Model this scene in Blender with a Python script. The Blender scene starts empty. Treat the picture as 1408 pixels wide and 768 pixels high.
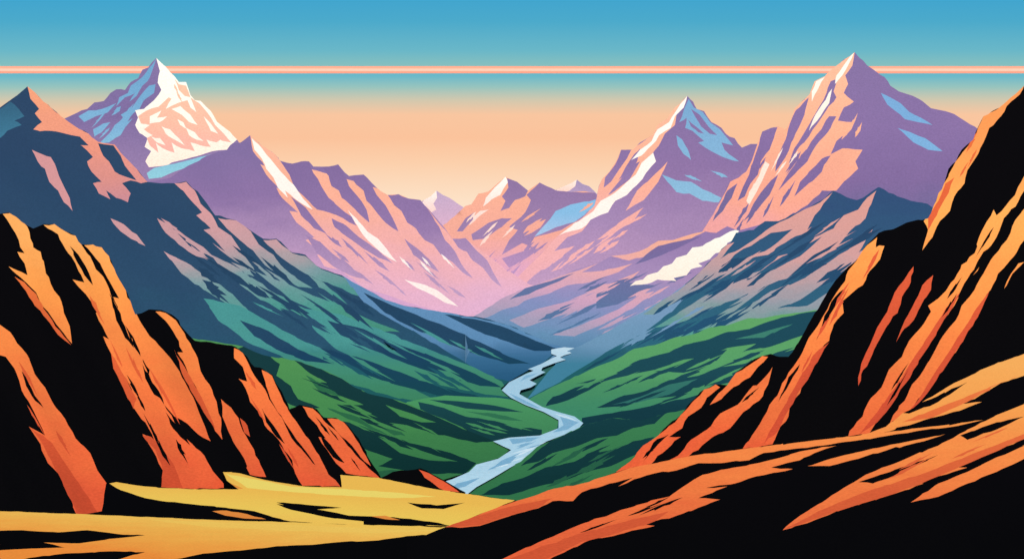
import bpy, math, random
from mathutils import Vector, noise
from mathutils.geometry import delaunay_2d_cdt

F=1955.0; CX=704.0; CY=384.0; ZG=-40.0
KEXP=1.25
def lin(h):
    h=h.lstrip('#'); o=[]
    for i in (0,2,4):
        c=int(h[i:i+2],16)/255.0
        o.append(c/12.92 if c<=0.04045 else ((c+0.055)/1.055)**2.4)
    return o
def alb(h,k=1.0):
    r,g,b=lin(h)
    if b>r>g and r>0.12:            # violet of painted shade and haze: slightly warmer, greyer
        r*=1.03; g*=1.03; b*=0.88
    elif g>r and g>b and g>0.08:    # grass: slightly more muted
        r*=0.90; g*=0.86; b*=1.0
    elif b>r and r<0.06:            # dark blue and near-black, mostly painted shade
        r*=0.9; g*=0.88; b*=0.88
    return tuple(min(0.88,c/KEXP*k) for c in (r,g,b))+(1.0,)

# ---------------------------------------------------------------- materials
def gradmat(name,P0,P1,stops,unit,k=1.0,rough=0.95,spec=0.0,warp=0.05,grain=0.10):
    m=bpy.data.materials.new(name); m.use_nodes=True
    nt=m.node_tree; N=nt.nodes; L=nt.links
    b=N['Principled BSDF']; b.inputs['Roughness'].default_value=rough
    b.inputs['Specular IOR Level'].default_value=spec
    geo=N.new('ShaderNodeNewGeometry')
    sub=N.new('ShaderNodeVectorMath'); sub.operation='SUBTRACT'; sub.inputs[1].default_value=P0
    L.new(geo.outputs['Position'],sub.inputs[0])
    d=Vector(P1)-Vector(P0); d=d/d.length_squared
    dot=N.new('ShaderNodeVectorMath'); dot.operation='DOT_PRODUCT'; dot.inputs[1].default_value=d
    L.new(sub.outputs[0],dot.inputs[0])
    n1=N.new('ShaderNodeTexNoise'); n1.inputs['Scale'].default_value=1.0/(unit*45); n1.inputs['Detail'].default_value=5
    L.new(geo.outputs['Position'],n1.inputs['Vector'])
    a=N.new('ShaderNodeMath'); a.operation='MULTIPLY_ADD'; a.inputs[1].default_value=warp*4; 
    L.new(n1.outputs['Fac'],a.inputs[0])
    s=N.new('ShaderNodeMath'); s.operation='SUBTRACT'; s.inputs[1].default_value=warp*2
    L.new(dot.outputs['Value'],s.inputs[0]); L.new(s.outputs[0],a.inputs[2])
    r=N.new('ShaderNodeValToRGB'); e=r.color_ramp.elements
    while len(e)<len(stops): e.new(0.5)
    for i,(t,c) in enumerate(stops):
        e[i].position=t; e[i].color=alb(c,k)
    L.new(a.outputs[0],r.inputs[0])
    n2=N.new('ShaderNodeTexNoise'); n2.inputs['Scale'].default_value=1.0/(unit*2.2); n2.inputs['Detail'].default_value=3
    L.new(geo.outputs['Position'],n2.inputs['Vector'])
    mr=N.new('ShaderNodeMapRange'); mr.inputs[1].default_value=0.3; mr.inputs[2].default_value=0.7
    mr.inputs[3].default_value=1-grain; mr.inputs[4].default_value=1+grain
    L.new(n2.outputs['Fac'],mr.inputs[0])
    mx=N.new('ShaderNodeVectorMath'); mx.operation='SCALE'
    L.new(r.outputs[0],mx.inputs[0]); L.new(mr.outputs[0],mx.inputs['Scale'])
    L.new(mx.outputs[0],b.inputs['Base Color'])
    return m

# ---------------------------------------------------------------- terrain builder
class Layer:
    """a sloping terrain sheet: depth dt at elevation line pt, db at pb, strike s"""
    def __init__(self,name,sky,bottom,pt,dt,pb,db,s=0.0,grid=11,amp=0.02,wl=70,ang=40,base='base',seed=1,jit=1.0,bulge=0.006,back=True,rs=0):
        self.__dict__.update(locals()); self.mats={}; self.patches=[]; self.rng=random.Random(seed+rs)
    def depth0(self,px,py):
        t=(py-self.pt)/(self.pb-self.pt)
        inv=(1/self.dt)*(1-t)+(1/self.db)*t
        inv=max(inv,0.25/self.dt)
        inv*=1+self.s*(px-CX)/704.0
        return 1/inv
    def pos(self,px,py,lit=0.0):
        y=self.depth0(px,py)
        a=math.radians(self.ang); u=(px*math.cos(a)+py*math.sin(a))/(self.wl*3.5); v=(-px*math.sin(a)+py*math.cos(a))/(self.wl*1.3)
        n=noise.noise(Vector((u,v,self.seed*7.3)))+0.35*noise.noise(Vector((u*2.3,v*2.3,self.seed*3.1+5)))
        y*=1-self.amp*0.6*n
        if py>CY+6:
            y=min(y,(0.999-0.0008*self.seed)*(-ZG)*F/(py-CY))
        return Vector(((px-CX)/F*y,y,(CY-py)/F*y))
    def mat(self,key,p0,p1,stops,**kw):
        mid=self.depth0(*p0)
        A=Vector(self.pos(*p0)); B=Vector(self.pos(*p1))
        self.mats[key]=gradmat(self.name+'_'+key,A,B,stops,mid/F,**kw)
    def add(self,key,*polys):
        for p in polys: self.patches.append((key,self.rough(p)))
    def rough(self,p,closed=True,jit=None):
        j=self.jit if jit is None else jit
        out=[]; n=len(p)
        for i in range(n if closed else n-1):
            a=p[i]; b=p[(i+1)%n]; out.append((float(a[0]),float(a[1])))
            l=math.hypot(b[0]-a[0],b[1]-a[1]); k=int(l//11)
            for q in range(1,k+1):
                t=q/(k+1)+self.rng.uniform(-.12,.12)
                nx,ny=-(b[1]-a[1])/l,(b[0]-a[0])/l
                o=self.rng.gauss(0,j*0.55)
                out.append((a[0]+(b[0]-a[0])*t+nx*o,a[1]+(b[1]-a[1])*t+ny*o))
        if not closed: out.append((float(p[-1][0]),float(p[-1][1])))
        return out
    def streaks(self,key,region,n,ang,L,W,spread=6,curve=0.0):
        R=self.rng
        xs=[p[0] for p in region]; ys=[p[1] for p in region]
        k=0; tries=0
        while k<n and tries<n*60:
            tries+=1
            x=R.uniform(min(xs),max(xs)); y=R.uniform(min(ys),max(ys))
            if not inside(x,y,region): continue
            a=math.radians(ang+R.uniform(-spread,spread)); l=R.uniform(*L); w=R.uniform(*W)
            if not inside(x+l*.8*math.cos(a),y+l*.8*math.sin(a),region): continue
            prof=[(0,0),(.15,-.28),(.32,-.5),(.5,-.42),(.7,-.35),(1,0),(.8,.08),(.62,.12),(.66,.42),(.45,.3),(.3,.5),(.2,.22)]
            if R.random()<.5: prof=[(1-p,q) for p,q in prof]
            if R.random()<.5: prof=[(p,-q) for p,q in prof]
            poly=[]
            for (p,q) in prof:
                p2=p+R.uniform(-.03,.03) if 0<p<1 else p
                u=p2*l; v=q*w*R.uniform(.7,1.25)+curve*l*(p2*p2-p2)
                poly.append((x+u*math.cos(a)-v*math.sin(a),y+u*math.sin(a)+v*math.cos(a)))
            self.patches.append((key,poly)); k+=1
    def build(self,lits=()):
        sky=self.rough(self.sky,closed=False,jit=self.jit*1.0)
        outline=sky+[(float(a),float(b)) for a,b in self.bottom]
        V=[];E=[]
        def addpoly(p):
            b=len(V)
            for q in p: V.append(Vector(q))
            for i in range(len(p)): E.append((b+i,b+(i+1)%len(p)))
        addpoly(outline)
        for k,p in self.patches: addpoly(p)
        xs=[p[0] for p in outline]; ys=[p[1] for p in outline]
        g=self.grid; y=min(ys); row=0
        while y<max(ys):
            x=min(xs)+(g/2 if row%2 else 0)
            while x<max(xs):
                X=x+self.rng.uniform(-.2,.2)*g; Y=y+self.rng.uniform(-.2,.2)*g
                if inside(X,Y,outline): V.append(Vector((X,Y)))
                x+=g
            y+=g*.87; row+=1
        vo,eo,fo,_,_,_=delaunay_2d_cdt(V,E,[],0,0.12)
        boxes=[(min(q[0] for q in p),max(q[0] for q in p),min(q[1] for q in p),max(q[1] for q in p)) for k,p in self.patches]
        def kind(x,y):
            r=self.base
            for i in range(len(self.patches)-1,-1,-1):
                b=boxes[i]
                if b[0]<=x<=b[1] and b[2]<=y<=b[3] and inside(x,y,self.patches[i][1]): return self.patches[i][0]
            return r
        keys=list(self.mats.keys())
        verts=[self.pos(v[0],v[1]) for v in vo]
        faces=[];mi=[]
        for f in fo:
            cx=sum(vo[i][0] for i in f)/len(f); cy=sum(vo[i][1] for i in f)/len(f)
            if not inside(cx,cy,outline): continue
            faces.append(list(f)); mi.append(keys.index(kind(cx,cy)))
        nf=len(faces)
        if self.back:
            b=len(verts); n=len(sky)
            for (x,y_) in sky: verts.append(self.pos(x,y_))
            for (x,y_) in sky:
                P=self.pos(x,y_); h=max(P.z-ZG,1); yy=P.y+h*1.1+5
                verts.append(Vector((P.x*yy/P.y,yy,ZG-1)))
            for i in range(n-1):
                faces.append([b+i,b+i+1,b+n+i+1,b+n+i]); mi.append(keys.index(self.base))
        me=bpy.data.meshes.new(self.name); me.from_pydata([tuple(v) for v in verts],[],faces)
        for m in self.mats.values(): me.materials.append(m)
        me.polygons.foreach_set('material_index',mi)
        me.polygons.foreach_set('use_smooth',[i<nf for i in range(len(faces))])
        me.update()
        ob=bpy.data.objects.new(self.name,me); bpy.context.scene.collection.objects.link(ob)
        return ob
def inside(x,y,p):
    c=False; j=len(p)-1
    for i in range(len(p)):
        xi,yi=p[i][0],p[i][1]; xj,yj=p[j][0],p[j][1]
        if (yi>y)!=(yj>y) and x<(xj-xi)*(y-yi)/(yj-yi)+xi: c=not c
        j=i
    return c

# ================================================================= far peaks
l=Layer('distant_peak',[(560,290),(583,275),(592,270),(600,262),(609,268),(618,272),(628,279),(645,290),(665,305)],[(665,345),(560,345)],262,2700,345,2500,seed=2,jit=.4,amp=.008,wl=40)
l.mat('base',(600,262),(600,320),[(0,'B79CC4'),(1,'D9A9C0')])
l.mat('snow',(600,262),(600,300),[(0,'FBE6DC'),(1,'F2BFB8')])
l.add('snow',[(583,275),(592,270),(600,262),(601,272),(596,280),(600,288),(588,295),(578,300),(570,300)])
l.build()
l=Layer('distant_peak',[(755,270),(766,260),(778,255),(793,247),(801,253),(810,256),(822,268),(850,280)],[(850,320),(755,320)],247,2700,330,2500,seed=3,jit=.4,amp=.008,wl=40)
l.mat('base',(793,247),(793,300),[(0,'A08BB8'),(1,'C99FC0')])
l.mat('snow',(793,247),(793,275),[(0,'FBE3D6'),(1,'F4B7A4')])
l.add('snow',[(766,260),(778,255),(793,247),(791,256),(783,262),(772,266),(762,268)])
l.build()

# ================================================================= centre mountain
l=Layer('mountain_range',[(560,345),(590,320),(615,306),(640,283),(648,281),(658,266),(672,263),(682,254),(695,243),(703,247),(711,250),(726,262),(733,257),(742,251),(752,256),(765,262),(785,264),(805,263),(818,265),(845,290),(900,330)],[(900,440),(560,440)],243,2300,430,1850,seed=4,ang=60,jit=.6,amp=.012,wl=55)
l.mat('base',(700,260),(700,415),[(0,'F4A98C'),(.45,'EFA392'),(.8,'DDA2BC'),(1,'CFA0C8')])  # lit pink faces, with haze painted in toward the foot
l.mat('shade',(700,250),(700,400),[(0,'8C6EA2'),(.6,'9C7CAE'),(1,'C295C0')])  # shaded faces painted violet, paling into painted haze
l.mat('snow',(700,245),(700,300),[(0,'FFF0E4'),(1,'FAD0C2')])
l.mat('pale_blue',(760,290),(760,320),[(0,'86B4D6'),(1,'A2BCDA')])  # pale blue patches
l.add('snow',[(695,243),(699,250),(692,260),(688,268),(676,274),(664,284),(668,272),(680,258)],[(648,300),(660,290),(672,288),(658,298),(645,310)])
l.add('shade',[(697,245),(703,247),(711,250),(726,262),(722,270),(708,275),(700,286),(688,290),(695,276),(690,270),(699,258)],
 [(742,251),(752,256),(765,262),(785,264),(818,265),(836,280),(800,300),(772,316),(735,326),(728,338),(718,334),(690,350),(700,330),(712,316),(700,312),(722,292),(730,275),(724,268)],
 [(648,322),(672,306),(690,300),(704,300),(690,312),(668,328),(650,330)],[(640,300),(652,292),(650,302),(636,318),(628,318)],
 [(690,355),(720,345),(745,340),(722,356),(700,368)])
l.add('pale_blue',[(764,290),(785,281),(810,277),(828,272),(812,290),(790,305),(765,312),(735,325),(750,308)])
l.streaks('base',[(700,290),(820,280),(800,330),(720,350)],5,-38,(20,45),(4,8))
l.streaks('shade',[(600,330),(800,330),(780,400),(640,400)],12,-42,(20,50),(3,8))
l.streaks('snow',[(620,300),(700,270),(720,320),(640,345)],4,-45,(15,30),(3,5))
l.build(('base','snow'))

# ================================================================= left snow mountain
l=Layer('snow_mountain',[(40,185),(75,170),(100,158),(112,152),(120,150),(130,141),(143,139),(152,128),(160,123),(172,124),(180,113),(190,108),(196,96),(204,93),(209,86),(215,80),(221,86),(229,93),(240,105),(246,113),(256,113),(262,131),(268,138),(276,139),(290,153),(298,167),(308,175),(316,181),(326,192),(345,215),(400,260)],[(400,330),(40,330)],80,2000,300,1700,s=-.1,seed=5,ang=50,jit=.7,amp=.014,wl=60,bulge=.01)
l.mat('base',(200,90),(180,240),[(0,'7F6CA4'),(.5,'78659E'),(1,'9076AA')])  # flank in shade, the shade put into the violet colour
l.mat('snow',(215,80),(230,230),[(0,'FFF6E8'),(.6,'FFEEDF'),(1,'FDE0CE')])
l.mat('lit_rose',(240,110),(240,220),[(0,'FBBD9F'),(.6,'F9B39C'),(1,'F4AAA0')])  # sunlit pink on the snow, painted as colour
l.mat('pale_blue',(180,100),(180,240),[(0,'6E9EC2'),(.6,'7AA6C8'),(1,'8CC2D0')])  # patches and streaks in pale blue
l.add('pale_blue',[(215,81),(210,96),(203,112),(196,118),(188,132),(178,140),(186,128),(172,134),(160,146),(164,134),(176,128),(180,118),(196,106),(205,94)],
 [(205,118),(214,116),(212,128),(198,138),(192,150),(180,160),(174,172),(166,186),(150,196),(137,197),(150,184),(158,172),(170,162),(166,158),(182,148),(190,136)],
 [(108,160),(122,152),(140,150),(160,142),(148,155),(132,160),(116,168)],[(128,178),(142,170),(152,168),(140,182),(130,188)],
 [(202,238),(212,231),(240,225),(268,218),(290,212),(270,226),(240,236),(222,244),(205,246)])
l.add('snow',[(215,80),(221,86),(229,93),(240,105),(246,113),(256,113),(262,131),(268,138),(276,139),(290,153),(298,167),(308,175),(316,181),(326,192),(318,200),(312,206),(292,208),(270,215),(246,221),(224,228),(205,230),(200,222),(208,208),(199,202),(203,190),(192,183),(186,172),(190,162),(186,152),(198,150),(212,138),(222,124),(217,114),(220,98)])
l.add('lit_rose',
 [(190,160),(202,152),(218,147),(232,134),(236,136),(228,150),(244,142),(258,138),(262,148),(272,156),(280,170),(292,180),(306,190),(298,196),(284,192),(290,202),(276,200),(262,196),(268,208),(250,204),(236,196),(240,210),(224,204),(214,196),(218,210),(206,200),(202,190),(210,186),(198,178),(206,172),(194,170)],
 [(262,134),(274,142),(286,156),(296,172),(308,184),(318,196),(306,194),(296,188),(288,176),(276,168),(270,154)],
 [(240,108),(246,116),(256,118),(262,134),(254,132),(246,124)])
l.add('snow',[(206,160),(222,152),(216,162),(230,160),(220,168),(206,170)],[(236,150),(248,146),(262,158),(272,172),(260,168),(250,158)],[(222,174),(234,178),(246,190),(254,200),(240,192),(228,184)],
 [(256,176),(268,182),(280,194),(270,192),(260,186)],[(208,188),(220,190),(228,200),(216,196)],[(244,164),(252,168),(258,178),(248,172)],[(280,160),(290,170),(300,184),(290,180)])
l.streaks('lit_rose',[(225,100),(250,120),(262,140),(235,140)],2,60,(14,22),(3,4))
l.streaks('pale_blue',[(110,170),(200,130),(200,220),(140,200)],5,-48,(18,40),(3,7))
l.build(('snow','lit_rose'))

# ================================================================= left ridge (340,185)
l=Layer('mountain_ridge',[(170,262),(205,250),(235,244),(252,232),(265,225),(285,214),(300,209),(312,206),(320,197),(331,196),(344,186),(351,192),(360,200),(368,205),(378,212),(385,221),(402,225),(414,222),(425,222),(431,229),(452,229),(465,226),(474,237),(480,242),(500,240),(510,250),(524,263),(533,268),(548,267),(562,273),(578,275),(590,288),(600,300),(612,314),(622,328),(640,327),(648,334),(662,345),(690,366),(720,386),(750,400)],[(750,450),(170,450)],185,1700,440,1230,s=-.05,seed=6,ang=48,jit=.8,amp=.016,wl=60,bulge=.008)
l.mat('base',(400,200),(440,400),[(0,'7E68A0'),(.4,'896CA4'),(.75,'AC88B8'),(1,'D4A0C2')])  # violet shade painted on the ridge, haze blended in below
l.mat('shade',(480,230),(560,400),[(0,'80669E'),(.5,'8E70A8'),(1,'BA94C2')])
l.mat('lit_rose',(480,210),(540,425),[(0,'F6AE92'),(.35,'F5A88F'),(.65,'EFA8A4'),(1,'DFAAC4')])  # lit faces painted pink, hazier toward the foot
l.mat('snow',(360,190),(600,420),[(0,'FFF0E2'),(1,'FDE3DC')])
l.add('lit_rose',[(344,186),(351,192),(360,200),(378,212),(385,221),(578,275),(622,328),(640,327),(720,386),(750,400),(750,450),(600,428),(540,408),(500,395),(470,372),(446,366),(436,350),(446,350),(420,330),(432,326),(408,306),(398,290),(410,292),(388,272),(380,258),(388,262),(366,240),(358,226),(364,228),(348,208)])
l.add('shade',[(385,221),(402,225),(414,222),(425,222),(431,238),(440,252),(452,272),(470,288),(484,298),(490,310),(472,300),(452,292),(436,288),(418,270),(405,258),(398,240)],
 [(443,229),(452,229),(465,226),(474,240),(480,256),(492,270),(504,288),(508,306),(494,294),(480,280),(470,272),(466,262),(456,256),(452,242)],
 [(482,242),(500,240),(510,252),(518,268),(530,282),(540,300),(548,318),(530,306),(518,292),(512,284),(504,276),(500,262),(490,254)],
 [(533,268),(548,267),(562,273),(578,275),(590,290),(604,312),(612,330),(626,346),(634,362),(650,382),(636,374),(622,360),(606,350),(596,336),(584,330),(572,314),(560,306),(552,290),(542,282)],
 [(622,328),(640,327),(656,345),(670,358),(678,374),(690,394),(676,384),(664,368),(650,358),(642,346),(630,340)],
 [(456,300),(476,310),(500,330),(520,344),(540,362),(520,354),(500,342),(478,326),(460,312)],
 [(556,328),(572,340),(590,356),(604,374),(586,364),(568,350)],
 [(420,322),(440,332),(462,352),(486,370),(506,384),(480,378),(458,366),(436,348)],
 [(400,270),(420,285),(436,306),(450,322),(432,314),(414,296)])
l.add('snow',[(346,190),(356,199),(366,212),(378,226),(392,242),(404,254),(416,272),(430,288),(412,278),(400,268),(392,262),(396,272),(382,258),(376,244),(366,232),(360,218),(350,206)],
 [(478,288),(490,300),(505,318),(520,328),(536,348),(546,360),(528,350),(512,336),(496,318)],
 [(556,384),(576,389),(600,398),(616,410),(630,421),(612,416),(596,406),(574,396)])
l.streaks('shade',[(400,300),(520,330),(680,400),(600,420),(460,370)],14,40,(20,55),(3,7))
l.streaks('snow',[(440,260),(560,300),(640,380),(600,400)],4,46,(16,34),(2.5,4.5))
l.build(('lit_rose','snow'))

# ================================================================= right peak (945,133)
l=Layer('snow_mountain',[(670,420),(700,392),(735,358),(765,326),(800,300),(817,283),(822,262),(828,246),(838,236),(846,224),(854,206),(870,206),(880,196),(897,186),(904,172),(918,163),(928,148),(936,142),(945,132),(953,140),(958,150),(968,153),(978,168),(992,176),(1003,188),(1010,190),(1020,203),(1032,198),(1042,198),(1060,220),(1120,300)],[(1120,440),(670,440)],132,1800,440,1330,s=.05,seed=7,ang=-48,jit=.8,amp=.016,wl=60,bulge=.01)
l.mat('base',(940,150),(880,400),[(0,'806AA2'),(.35,'886CA4'),(.7,'9F80B4'),(1,'B892C0')])  # shaded face of the peak as a violet colour
l.mat('lit_rose',(920,150),(800,390),[(0,'F8B394'),(.45,'F4A88E'),(1,'E8A8B0')])  # valley-side faces coloured pink as if sunlit
l.mat('snow',(940,140),(780,320),[(0,'FFF2E6'),(1,'FDE6DC')])
l.mat('pale_blue',(950,150),(950,280),[(0,'78A0C4'),(1,'8AB4D0')])  # blue patches below the summit
l.add('lit_rose',[(945,132),(940,148),(930,158),(928,172),(914,184),(906,200),(896,212),(888,232),(878,246),(868,262),(850,272),(836,290),(812,302),(800,318),(780,326),(762,345),(790,338),(765,360),(735,378),(700,410),(670,420),(735,358),(765,326),(800,300),(817,283),(822,262),(828,246),(846,224),(854,206),(870,206),(897,186),(904,172),(918,163),(928,148)])
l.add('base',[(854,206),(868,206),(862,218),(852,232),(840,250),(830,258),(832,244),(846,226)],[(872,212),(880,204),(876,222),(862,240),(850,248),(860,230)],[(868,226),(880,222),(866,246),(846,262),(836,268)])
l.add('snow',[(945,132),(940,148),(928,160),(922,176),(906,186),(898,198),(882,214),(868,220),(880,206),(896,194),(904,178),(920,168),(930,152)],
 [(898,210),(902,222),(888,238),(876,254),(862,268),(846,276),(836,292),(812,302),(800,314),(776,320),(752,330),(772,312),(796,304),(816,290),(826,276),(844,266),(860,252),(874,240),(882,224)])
l.add('pale_blue',[(947,136),(954,148),(966,154),(976,168),(990,178),(1000,190),(1008,200),(992,196),(996,206),(1016,222),(994,216),(978,208),(960,196),(968,194),(952,180),(942,176),(944,162),(934,168),(940,152)],
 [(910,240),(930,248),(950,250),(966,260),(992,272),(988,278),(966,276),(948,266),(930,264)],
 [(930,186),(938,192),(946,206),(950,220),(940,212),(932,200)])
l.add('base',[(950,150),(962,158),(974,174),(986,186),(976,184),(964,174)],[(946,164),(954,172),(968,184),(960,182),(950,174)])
l.add('lit_rose',[(876,262),(900,240),(918,222),(905,250),(885,275),(860,290)],[(860,300),(885,285),(870,305),(845,320),(820,330)])
l.streaks('lit_rose',[(740,370),(860,290),(900,300),(860,350),(760,390)],9,-32,(25,60),(4,8))
l.streaks('base',[(720,395),(815,305),(840,310),(760,380)],6,-42,(22,50),(3,6))
l.streaks('pale_blue',[(900,210),(1000,215),(1010,270),(900,260)],3,24,(20,40),(3,5))
l.build(('lit_rose','snow'))

# ================================================================= right big peak (1175,73)
l=Layer('rocky_peak',[(930,365),(955,335),(975,303),(986,284),(994,270),(1004,250),(1016,244),(1026,236),(1034,220),(1042,196),(1048,181),(1060,176),(1070,174),(1080,178),(1088,163),(1092,150),(1104,138),(1113,130),(1120,112),(1134,105),(1142,97),(1148,92),(1160,82),(1168,78),(1175,72),(1182,80),(1192,90),(1205,99),(1216,106),(1224,118),(1236,126),(1255,132),(1268,139),(1280,149),(1300,153),(1312,157),(1326,166),(1340,174),(1400,220),(1460,260)],[(1460,420),(930,420)],72,1500,390,1120,s=.08,seed=8,ang=-55,jit=.8,amp=.018,wl=60,bulge=.01)
l.mat('base',(1200,90),(1200,300),[(0,'806AA2'),(.45,'846AA4'),(.8,'7C639C'),(1,'6E6296')])  # unlit side painted violet
l.mat('lit_rose',(1150,80),(1000,350),[(0,'F9B596'),(.4,'F5AA8A'),(.75,'EF9E88'),(1,'E098A0')])  # lit side painted pink, apart from the violet
l.mat('snow',(1170,80),(1050,240),[(0,'FFF2E4'),(1,'FCD8C8')])
l.mat('pale_blue',(1200,110),(1280,210),[(0,'76A0CA'),(1,'7AA6CE')])  # blue streak patches
l.add('lit_rose',[(930,365),(955,335),(975,303),(994,270),(1004,250),(1026,236),(1034,220),(1048,181),(1070,174),(1080,178),(1092,150),(1113,130),(1120,112),(1148,92),(1175,72),(1172,90),(1162,104),(1166,116),(1160,128),(1174,140),(1160,148),(1152,166),(1172,168),(1166,180),(1150,194),(1142,212),(1158,204),(1186,206),(1176,222),(1180,232),(1160,250),(1150,262),(1130,262),(1110,282),(1080,300),(1000,360)])
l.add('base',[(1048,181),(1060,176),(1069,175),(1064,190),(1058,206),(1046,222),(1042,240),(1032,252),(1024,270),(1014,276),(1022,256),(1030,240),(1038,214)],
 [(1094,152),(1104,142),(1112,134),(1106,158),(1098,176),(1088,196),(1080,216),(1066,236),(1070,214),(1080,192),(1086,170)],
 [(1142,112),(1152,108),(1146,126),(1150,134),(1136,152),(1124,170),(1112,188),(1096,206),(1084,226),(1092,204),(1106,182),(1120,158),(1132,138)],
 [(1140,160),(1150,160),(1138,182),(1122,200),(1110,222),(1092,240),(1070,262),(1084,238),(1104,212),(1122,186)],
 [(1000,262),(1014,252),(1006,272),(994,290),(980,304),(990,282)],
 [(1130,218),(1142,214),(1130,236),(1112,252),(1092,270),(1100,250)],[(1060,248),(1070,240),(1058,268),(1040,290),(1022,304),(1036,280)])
l.add('snow',[(1174,73),(1166,90),(1158,104),(1148,116),(1150,104),(1160,90)],[(1144,122),(1140,142),(1128,160),(1112,180),(1118,164),(1130,144)],[(1052,222),(1058,226),(1044,256),(1030,282),(1026,276),(1040,250)],[(1122,112),(1134,106),(1124,124),(1116,140),(1116,126)])
l.add('pale_blue',[(1211,128),(1224,134),(1238,142),(1250,154),(1266,162),(1282,172),(1262,168),(1244,164),(1230,152),(1220,144)],
 [(1234,176),(1252,182),(1272,190),(1296,208),(1276,206),(1256,196)])
l.streaks('lit_rose',[(1140,200),(1185,205),(1170,250),(1110,270)],4,-58,(22,40),(4,7))
l.streaks('base',[(960,330),(1060,200),(1140,180),(1110,280),(1000,340)],9,-58,(24,50),(3,6))
l.streaks('lit_rose',[(1155,170),(1175,150),(1200,205),(1160,240)],3,-60,(22,40),(4,7))
l.streaks('snow',[(980,330),(1060,220),(1120,150),(1110,200),(1020,310)],4,-58,(20,40),(2.5,4.5))
l.build(('lit_rose','snow'))

# ================================================================= right snow ridge
l=Layer('snow_ridge',[(640,442),(660,430),(690,410),(708,402),(722,396),(750,386),(778,377),(790,371),(822,362),(840,352),(860,350),(880,345),(905,331),(925,330),(940,325),(970,318),(985,320),(1000,311),(1015,317),(1060,305),(1150,330)],[(1150,500),(640,500)],311,1120,490,880,seed=9,ang=-28,jit=.7,amp=.014,wl=45,bulge=.008)
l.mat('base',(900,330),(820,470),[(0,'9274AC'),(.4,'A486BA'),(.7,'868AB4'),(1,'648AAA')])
l.mat('lit_rose',(940,330),(780,450),[(0,'F4AA90'),(.4,'E8A4A0'),(.75,'CC9CB4'),(1,'A294B8')])  # lit shards painted pink
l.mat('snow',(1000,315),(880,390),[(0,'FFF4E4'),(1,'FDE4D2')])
l.mat('deep',(900,340),(820,470),[(0,'7A669E'),(1,'4A7498')])  # darker shards, shade painted into the colour
l.add('lit_rose',[(640,442),(660,430),(690,410),(722,396),(750,386),(778,377),(822,362),(800,374),(830,372),(870,362),(850,374),(810,388),(780,392),(758,402),(730,410),(712,420),(690,426),(670,436)],
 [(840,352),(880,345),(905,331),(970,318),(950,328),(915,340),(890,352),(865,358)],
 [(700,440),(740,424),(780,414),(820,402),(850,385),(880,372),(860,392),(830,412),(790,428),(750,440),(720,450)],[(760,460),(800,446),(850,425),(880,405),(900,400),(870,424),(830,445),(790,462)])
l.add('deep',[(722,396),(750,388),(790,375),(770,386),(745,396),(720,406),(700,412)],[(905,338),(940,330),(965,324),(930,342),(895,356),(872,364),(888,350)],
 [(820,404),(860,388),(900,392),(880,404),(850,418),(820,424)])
l.streaks('deep',[(700,430),(860,370),(960,370),(900,440),(780,480)],14,-25,(30,70),(3,8),spread=4)
l.streaks('lit_rose',[(680,440),(860,370),(960,370),(900,440),(780,480)],12,-25,(30,80),(3,7),spread=4)
l.add('snow',[(866,393),(874,386),(884,384),(890,378),(904,374),(912,366),(924,362),(930,354),(944,350),(952,340),(966,338),(976,332),(990,326),(1004,318),(1016,316),(1012,328),(1000,334),(996,344),(984,348),(976,356),(960,362),(966,366),(950,370),(944,378),(926,382),(930,386),(904,384),(890,390)])
l.build(('lit_rose','snow'))

# ================================================================= left slope (navy -> green)
l=Layer('mountain_slope',[(-160,200),(-80,180),(-30,160),(0,148),(14,138),(24,131),(38,119),(48,127),(60,140),(70,148),(84,160),(95,168),(110,178),(122,184),(135,195),(158,199),(166,210),(178,222),(190,234),(203,250),(222,252),(240,252),(256,249),(264,258),(272,263),(285,280),(296,296),(312,300),(325,303),(345,317),(362,328),(380,328),(392,338),(402,347),(420,350),(430,360),(442,369),(470,378),(490,390),(505,398),(530,412),(556,420),(580,424),(620,430),(660,436),(700,447),(735,462),(760,473),(785,480)],[(765,483),(755,494),(745,500),(724,510),(700,524),(688,534),(702,545),(720,556),(720,590),(300,600),(-160,600)],119,1180,480,828,s=-.08,seed=10,grid=12.6,ang=38,jit=1.0,amp=.016,wl=60,bulge=.008,rs=100)
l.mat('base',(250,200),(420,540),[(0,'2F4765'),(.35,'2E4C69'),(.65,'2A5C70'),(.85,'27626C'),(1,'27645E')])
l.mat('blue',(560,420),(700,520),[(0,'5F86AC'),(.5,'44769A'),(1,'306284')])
l.mat('deep',(300,300),(500,540),[(0,'2A425E'),(.5,'234A66'),(1,'1D4C58')])  # dark shards carry painted shade
l.mat('lit_rose',(60,120),(200,300),[(0,'EE9A75'),(.5,'E08C78'),(1,'C48590')])  # lit flank of the far-left peak, painted pink
l.mat('mix',(300,270),(400,470),[(0,'D29090'),(.4,'BE9498'),(.6,'7E9C96'),(.8,'4E9684'),(1,'489070')])  # painted lit streaks, pink above turning grass green below
l.mat('green',(480,440),(560,560),[(0,'4A9488'),(.5,'4E9A74'),(1,'468E5C')])  # grass tone of the painted lit patches
l.add('lit_rose',[(38,119),(48,127),(70,148),(95,168),(122,184),(135,195),(158,199),(178,222),(203,250),(194,252),(180,248),(168,252),(180,266),(176,278),(160,272),(146,262),(152,274),(136,266),(128,252),(140,250),(126,236),(120,222),(128,216),(112,200),(96,196),(84,188),(60,182),(46,178),(58,168),(48,156),(54,150),(42,136)])
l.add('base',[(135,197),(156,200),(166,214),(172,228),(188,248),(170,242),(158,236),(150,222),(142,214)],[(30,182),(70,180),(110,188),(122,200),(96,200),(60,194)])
l.mat('teal',(30,130),(30,200),[(0,'345A76'),(1,'457F9A')])
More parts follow.
